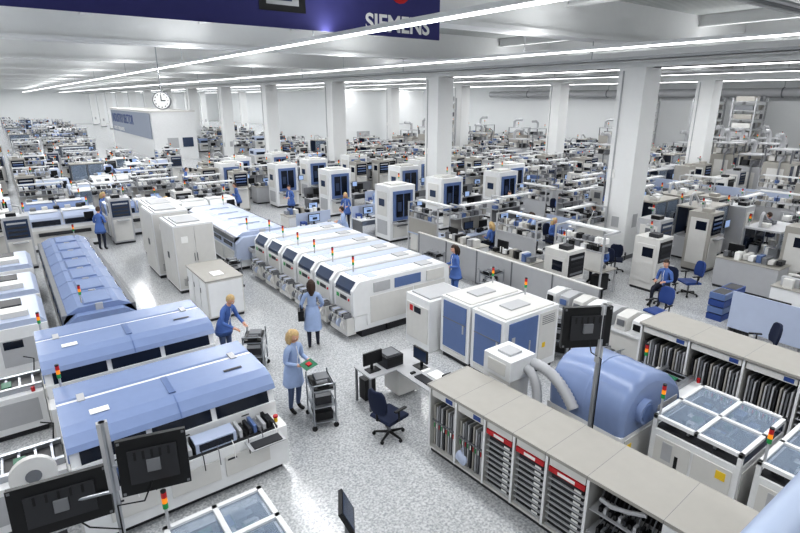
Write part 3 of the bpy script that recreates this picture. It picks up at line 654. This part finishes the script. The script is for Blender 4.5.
for x,y in [(3.8,8.45),(5.3,10.75),(3.35,11.3)]+STAND: reg(x-.3,y-.3,x+.3,y+.3)
put(BN[0],14.3,9.6,90);put(BN[1],14.0,11.9,90);put(BN[2],14.4,14.75,0);put(BN[3],17,15.1,0);put(BN[4],16.9,11.6,180)
put(BN[1],20.4,14.4,0);put(BN[3],23.2,13.2,0);put(BN[0],26.0,12.5,180);put(BN[2],21.6,15.3,180);put(BN[4],24.8,9.25,0);put(DK[1],15.4,22.5,0)
for x,y,r,h in SEAT: reg(x-.38,y-.38,x+.38,y+.38)
put(LO[0],12.6,11,90);put(LO[1],12.5,13.3,90);put(DK[0],13.9,7.3,90);put(DK[1],14.4,4.3,90);put(DK[2],12.6,5.4,-90)
put(IN[1],20.7,11.0,0);put(IN[1],20.9,9.2,0);put(RK[3],22.5,9.6,0);put(LO[2],18.2,6.3,90);put(LO[1],17.0,4.6,0);put(RK[3],19.2,8.3,0);put(IN[2],20.3,6.6,0);put(RK[2],17.6,9.2,0);put(RK[1],12.6,9.1,0)
b=B()
for k in range(4):
    for j in range(2):
        b.box(j*.65,0,k*.2,j*.65+.6,.4,k*.2+.17,[BLC,DB][(k+j)%2]);b.box(j*.65+.04,.04,k*.2+.17,j*.65+.56,.36,k*.2+.175,DG)
b.obj("crate_stack",(14.9,5.6,0),bev=.005);reg(14.8,5.5,16.3,6.1)
b=B()
for x in(-1,1):
    for y in(-.8,.8): b.bx(x,y,2.9,.1,.1,5.8,LG)
for k in range(9):
    z=.3+k*.65;b.box(-1.05,-.85,z,1.05,.85,z+.05,LG)
    for j in range(4): b.bx(-.75+j*.5,0,z+.25,.4,1.3,.35,[OW,MG,LG,GW,GW][(k*3+j)%5])
for s in(-.85,.85):
    for k in range(4): b.tube([(-1,s,.3+k*1.3),(1,s,1.6+k*1.3)],.03,LG,6)
HR=[(31.2,36.5),(46.8,27),(46.8,18.5),(46.8,21.5),(46.8,13.5),(43.5,12),(46.8,10.5)]
for i,(x,y) in enumerate(HR):
    if i==0: hr=b.obj("high_rack_tower",(x,y,0),bev=0)
    else: clone(hr,(x,y,0))
    reg(x-1.2,y-1,x+1.2,y+1)
b=B();b.box(-.05,0,.1,.05,11,1.4,PB);b.box(-.6,0,.72,-.05,11,.76,LG);b.box(.05,0,.72,.6,11,.76,LG)
for k in range(12): b.box(-.6,k*.99,0,.6,k*.99+.04,.72,MG)
for k in range(22): b.bx(-.3,.3+k*.5,.85,.3,.25,.2,JUNK[k*5%14])
b.obj("double_sided_bench",(30.2,9,0),bev=0);reg(29.6,9,30.8,20)
R=random.Random(4)
def fill(x0,x1,y0,y1,n,pool,rots=(0,90,180,270),gaps=(1.15,1.5,1.9)):
    y=y0
    while y<y1:
        x=x0
        while x<x1:
            t=R.choice(pool);rt=R.choice(rots);w=t[2] if rt%180 else t[1]
            if x+w<=x1+.6 and put(t,x+w/2,y+R.uniform(-.1,.1),rt): x+=w+R.uniform(.1,n)
            else: x+=.35
        y+=R.choice(gaps)
fill(9.3,21,19.6,22.4,2.5,DK+LO,rots=(0,),gaps=(1.6,))
fill(12.6,20,25.4,27,2.5,DK+LO,rots=(0,),gaps=(1.6,))
reg(9.0,19.3,21.5,23.4);reg(9.5,24,21,27.5)
fill(12.4,18,5,16,.9,BN+RK+DK+LO,rots=(0,90))
fill(18.8,29.4,3.5,17,.35,IN+IN+RK+BN+BN+LO,rots=(0,0,90))
fill(21.5,24,19.5,40,.9,BN+RK+IN+SH,rots=(0,))
fill(9.5,21,28,40,.9,BN+RK+IN+LO,rots=(0,))
fill(24,33,17,48,.6,IN+IN+BN+SH+RK+LO,rots=(0,))
fill(33,48,7,24,.8,PT+PT+IN+SH+RK,rots=(0,),gaps=(1.9,2.4))
fill(31.2,48.3,6,48,.9,IN+IN+BN+SH+RK+PT,rots=(0,90),gaps=(2.0,2.6))
fill(18,28,40,80,2.5,MA+SH+BN+RK,rots=(0,),gaps=(3,4))
for k,yy in enumerate((22.9,25.3,27.7)): put(MA[k%2],1.5,yy,0)
fill(.3,11.0,24.5,56,1.4,MA+MA+RK+BN+IN,rots=(0,),gaps=(1.6,2.2,2.8))
fill(1,11,58,138,3.5,MA+SH+BN+IN,rots=(0,),gaps=(4,5))
fill(-4,-.2,21.5,60,1.0,MA+RK,rots=(0,))
for o in TEMPL:
    if o.location.z<-10: bpy.data.objects.remove(o)
b=B()
b.tube([(0,0,0),(0,46,0)],.35,LG,16)
for k in range(9): b.tube([(0,k*5+.1,0),(0,k*5+.2,0)],.38,MG,16);b.cyl(0,k*5+.15,.3,2.6,.02,ST,6)
b.obj("ventilation_duct",(48.9,2,6.2),bev=0)
for cx in (16.2,27.5):
    b=B();b.box(-.2,0,0,.2,130,.02,LG);b.box(-.2,0,0,-.18,130,.1,LG);b.box(.18,0,0,.2,130,.1,LG)
    for k in range(8): b.box(-.15+k*.04,0,.02,-.125+k*.04,130,.05,[BK,MG,LG][k%3])
    for cy in CYS[1:12]: b.cyl(0,cy+(.4 if cy==11 else 0)-5,.1,.66,.015,ST,6)
    b.obj("cable_tray",(cx,5,6.9),bev=0)

# ------------------------------------------------------------ people
def person(name,loc,rot,coat=COAT,tro=TRO,hair=HBR,long_=True,hem=.55,lean=0,headp=0,arms=None,step=0,sit=False,hold=None):
    root=bpy.data.objects.new(name,None);COL.objects.link(root);root.location=loc;root.rotation_euler=(0,0,math.radians(rot))
    pz=.5+.06 if sit else .93
    dz=pz-.93
    pel=Vector((0,0,pz));RL=Matrix.Rotation(math.radians(-lean),3,'X')
    U=lambda x,y,z: pel+RL@Vector((x,y,z-.93))
    V=[pel,U(0,.0,1.08),U(0,.005,1.25),U(0,-.01,1.4),U(0,0,1.48),U(0,.01,1.55)];Rd=[.125,.11,.125,.075,.048,.045]
    E=[(0,1),(1,2),(2,3),(3,4),(4,5)];lab=['c','c','c','c','s']
    arms=arms or [(.24,-.03,1.12),(.25,.06,.87),(-.24,-.03,1.12),(-.25,.06,.87)]
    hands=[]
    for k,s in enumerate((1,-1)):
        sh=U(s*.165,0,1.365);el=Vector(arms[k*2]);wr=Vector(arms[k*2+1])
        el.z+=dz;wr.z+=dz
        d=(wr-el).normalized();i=len(V)
        V+= [sh,el,wr-d*.02,wr+d*.03,wr+d*.075];Rd+=[.062,.046,.036,.03,.03]
        E+=[(3,i),(i,i+1),(i+1,i+2),(i+2,i+3),(i+3,i+4)];lab+=['c','c','c','s','s'];hands.append((s,wr,d))
    for s in(1,-1):
        i=len(V)
        if sit: q=[(s*.1,.02,.55),(s*.12,.42,.54),(s*.12,.42,.1),(s*.12,.5,.05),(s*.12,.6,.035)]
        else:
            st=step*s;q=[(s*.09,0,.86),(s*.1,.03+st*.5,.48),(s*.1,-.02+st,.1),(s*.105,.04+st,.05),(s*.115,.14+st,.035)]
        V+=[Vector(a) for a in q];Rd+=[.1,.062,.042,.042,.034]
        E+=[(0,i),(i,i+1),(i+1,i+2),(i+2,i+3),(i+3,i+4)];lab+=['t','t','t','f','f']
    me=bpy.data.meshes.new("body");me.from_pydata(V,E,[]);o=bpy.data.objects.new("body_tmp",me);COL.objects.link(o)
    md=o.modifiers.new("skin","SKIN");md.use_smooth_shade=True
    for i,sv in enumerate(me.skin_vertices[0].data): sv.radius=(Rd[i],Rd[i]*(.85 if i in(0,1,2) else 1));sv.use_root=(i==0)
    o.modifiers.new("sub","SUBSURF").levels=1
    o.modifiers["sub"].render_levels=1
    dg=bpy.context.evaluated_depsgraph_get();m2=bpy.data.meshes.new_from_object(o.evaluated_get(dg));bpy.data.objects.remove(o)
    mats={'c':coat,'s':SK,'t':tro,'f':SHO};keys=list(mats)
    m2.materials.clear()
    for k in keys:m2.materials.append(mats[k])
    for p in m2.polygons:
        c=p.center;best=9e9
        for (a,b_),l in zip(E,lab):
            A,D=V[a],V[b_]-V[a];t=max(0,min(1,(c-A).dot(D)/max(D.length_squared,1e-9)));dd=(c-(A+D*t)).length-.5*(Rd[a]*(1-t)+Rd[b_]*t)
            if dd<best:best=dd;bl=l
        p.material_index=keys.index(bl);p.use_smooth=True
    bo=bpy.data.objects.new("body",m2);COL.objects.link(bo);bo.parent=root
    b=B()
    if hem and not sit:
        rs=[(1.1,.135,.115),(.98,.165,.14),(.85,.195,.165),(.7,.2,.175),(hem,.215,.19)]
        vs=[];n=20
        for z,rx,ry in rs:
            for k in range(n):
                a=2*math.pi*k/n;w=1+(.05*math.sin(5*a) if z<.8 else 0)
                q=Vector((rx*w*math.cos(a),ry*w*math.sin(a),z))
                if z>.93: q=pel+RL@(q-Vector((0,0,.93)))
                vs.append(q)
        b.add(vs,[(i*n+k,i*n+(k+1)%n,(i+1)*n+(k+1)%n,(i+1)*n+k) for i in range(len(rs)-1) for k in range(n)],coat,True)
    for s,wr,d in hands:
        side=d.cross(Vector((0,0,1)));side=side.normalized() if side.length>.2 else Vector((0,1,0))
        curl=side.cross(d).normalized();curl=curl if curl.z<0 else -curl
        for k in range(4):
            l=[.9,1,.95,.75][k];b0=wr+d*.07+side*((k-1.5)*.019);b1=b0+d*.04*l;b2=b1+(d*.8+curl*.5).normalized()*.028*l;b3=b2+(d*.4+curl*.9).normalized()*.02*l
            b.tube([b0,b1,b2,b3],[.0095,.009,.008,.005],SK,6)
        t0=wr+d*.03+side*(-.022*s);t1=t0+(d*.6-side*s*.8).normalized()*.035;b.tube([t0,t1,t1+(d*.9+curl*.3)*.03],[.012,.010,.006],SK,6)
    # collar, front placket and pocket edges that follow the torso
    b.tube([U(0,-.005,1.40),U(0,.0,1.47)],[.085,.062],coat,14,False)
    b.tube([U(0,.078,1.42),U(0,.128,1.28),U(0,.118,1.1),U(0,.14,.98)],.007,PAP,5)
    for k in range(4): b.sph(U(.006,.126,1.3-k*.09),.009,PAP,6,4)
    HT=Matrix.Translation(U(0,.02,1.615))@Matrix.Rotation(math.radians(-lean*.6-headp),4,'X')
    b.T=HT
    def hf(q):
        if q.z<-.03: k=1-(-.03-q.z)*3.2;q=Vector((q.x*k,q.y*(k*.7+.3)+(.008 if q.y>0 else 0),q.z))
        if q.y>.06 and abs(q.x)<.02 and -.04<q.z<.02: q=q+Vector((0,.018,0))
        return q
    b.sph((0,0,0),(.074,.092,.115),SK,20,16,fn=hf)
    b.prism([(-.012,-.03),(.012,-.03),(.004,.02),(-.004,.02)],'y',.085,.105,SK)
    for s in(1,-1):
        b.sph((s*.03,.08,.005),(.014,.01,.009),PAP,8,6);b.sph((s*.03,.088,.005),.006,BK,8,6);b.bx(s*.03,.09,.027,.03,.006,.005,hair);b.sph((s*.076,.0,-.005),(.012,.02,.03),SK,8,6)
    b.sph((0,.082,-.052),(.022,.01,.008),LIP,10,6)
    b.sph((0,-.012,.018),(.086,.1,.118),hair,20,14,keep=lambda c:(c.y<.02 and c.z>-.08) or c.z>.058)
    if long_:
        b.tube([(0,-.07,.05),(0,-.09,-.06),(0,-.085,-.16),(0,-.08,-.25)],[.07,.085,.075,.03],hair,14)
        for s in(1,-1): b.tube([(s*.068,-.02,.05),(s*.078,.0,-.04),(s*.075,.01,-.14),(s*.07,.01,-.2)],[.03,.03,.026,.01],hair,8)
    b.T=Matrix()
    if hold=='board': b.T=Matrix.Translation((0,.42,1.12))@Matrix.Rotation(math.radians(-20),4,'X');b.bx(0,0,0,.3,.2,.008,PCB);b.bx(0,0,.012,.1,.08,.02,RED);b.T=Matrix()
    if hold=='bag': b.box(-.34,-.1,.75,-.2,.15,1.0,BK);b.tube([(-.27,-.08,1.0),(-.25,.0,1.3),(-.2,.0,1.42),(-.27,.12,1.0)],.012,BK,6)
    b.obj("head_hair_and_hands",(0,0,0),bev=0,parent=root)
    return root
F_=[(.22,.04,1.12),(.13,.3,1.12),(-.22,.04,1.12),(-.13,.3,1.12)]
LW=[(.25,.2,1.08),(.16,.45,.97),(-.25,.2,1.08),(-.16,.45,.97)]
person("woman_in_blue_smock",(3.72,8.5,0),-160,COAT,JEA,HBL,True,.6,6,20,F_,hold='board')
person("woman_in_blue_smock",(5.3,10.75,0),-25,COAT,TRO,HBR,True,.5,0,5,[(.26,.02,1.12),(.2,.2,.98),(-.26,-.02,1.12),(-.24,.16,.98)],step=.06,hold='bag')
person("woman_in_blue_uniform",(3.35,11.3,0),-150,COAT2,JEA,HBL,False,.8,22,20,LW)
person("woman_in_blue_uniform",(10.2,11.1,0),75,COAT2,COAT2,HBR,True,.75,5,15,F_)
P2=[(30,HBR,0),(120,HBL,1),(-60,HBR,0),(-100,HBR,0),(60,HBL,1),(180,HBR,0),(-30,HBR,1),(140,HBL,0),(10,HBR,0)]
for k,(x,y) in enumerate(STAND[1:]):
    r,h,f=P2[k%9]
    person("woman_in_blue_uniform" if f else "man_in_blue_uniform",(x,y,0),r+k*13,COAT2 if k%3 else COAT,TRO,h,bool(f),.8,8,10,F_)
for x,y,r,h in SEAT:
    clone(CH,(x,y,0),r);person("seated_worker",(x,y,0),r,COAT2,TRO,h,h is HBL,0,6,12,F_,sit=True)

# ------------------------------------------------------------ camera / world / view
cd=bpy.data.cameras.new("camera");co=bpy.data.objects.new("camera",cd);COL.objects.link(co)
co.location=(0,0,5.8);co.rotation_euler=(math.radians(90-17.54),0,-math.radians(36.3));cd.lens=23.985;cd.sensor_width=36;cd.clip_end=300;cd.clip_start=.05
SC.camera=co
w=bpy.data.worlds.new("world");SC.world=w;w.use_nodes=True;w.node_tree.nodes["Background"].inputs[0].default_value=(.85,.9,1,1);w.node_tree.nodes["Background"].inputs[1].default_value=1
SC.view_settings.view_transform='Standard'
try: SC.view_settings.look='Medium High Contrast'
except Exception: pass
SC.view_settings.exposure=.22
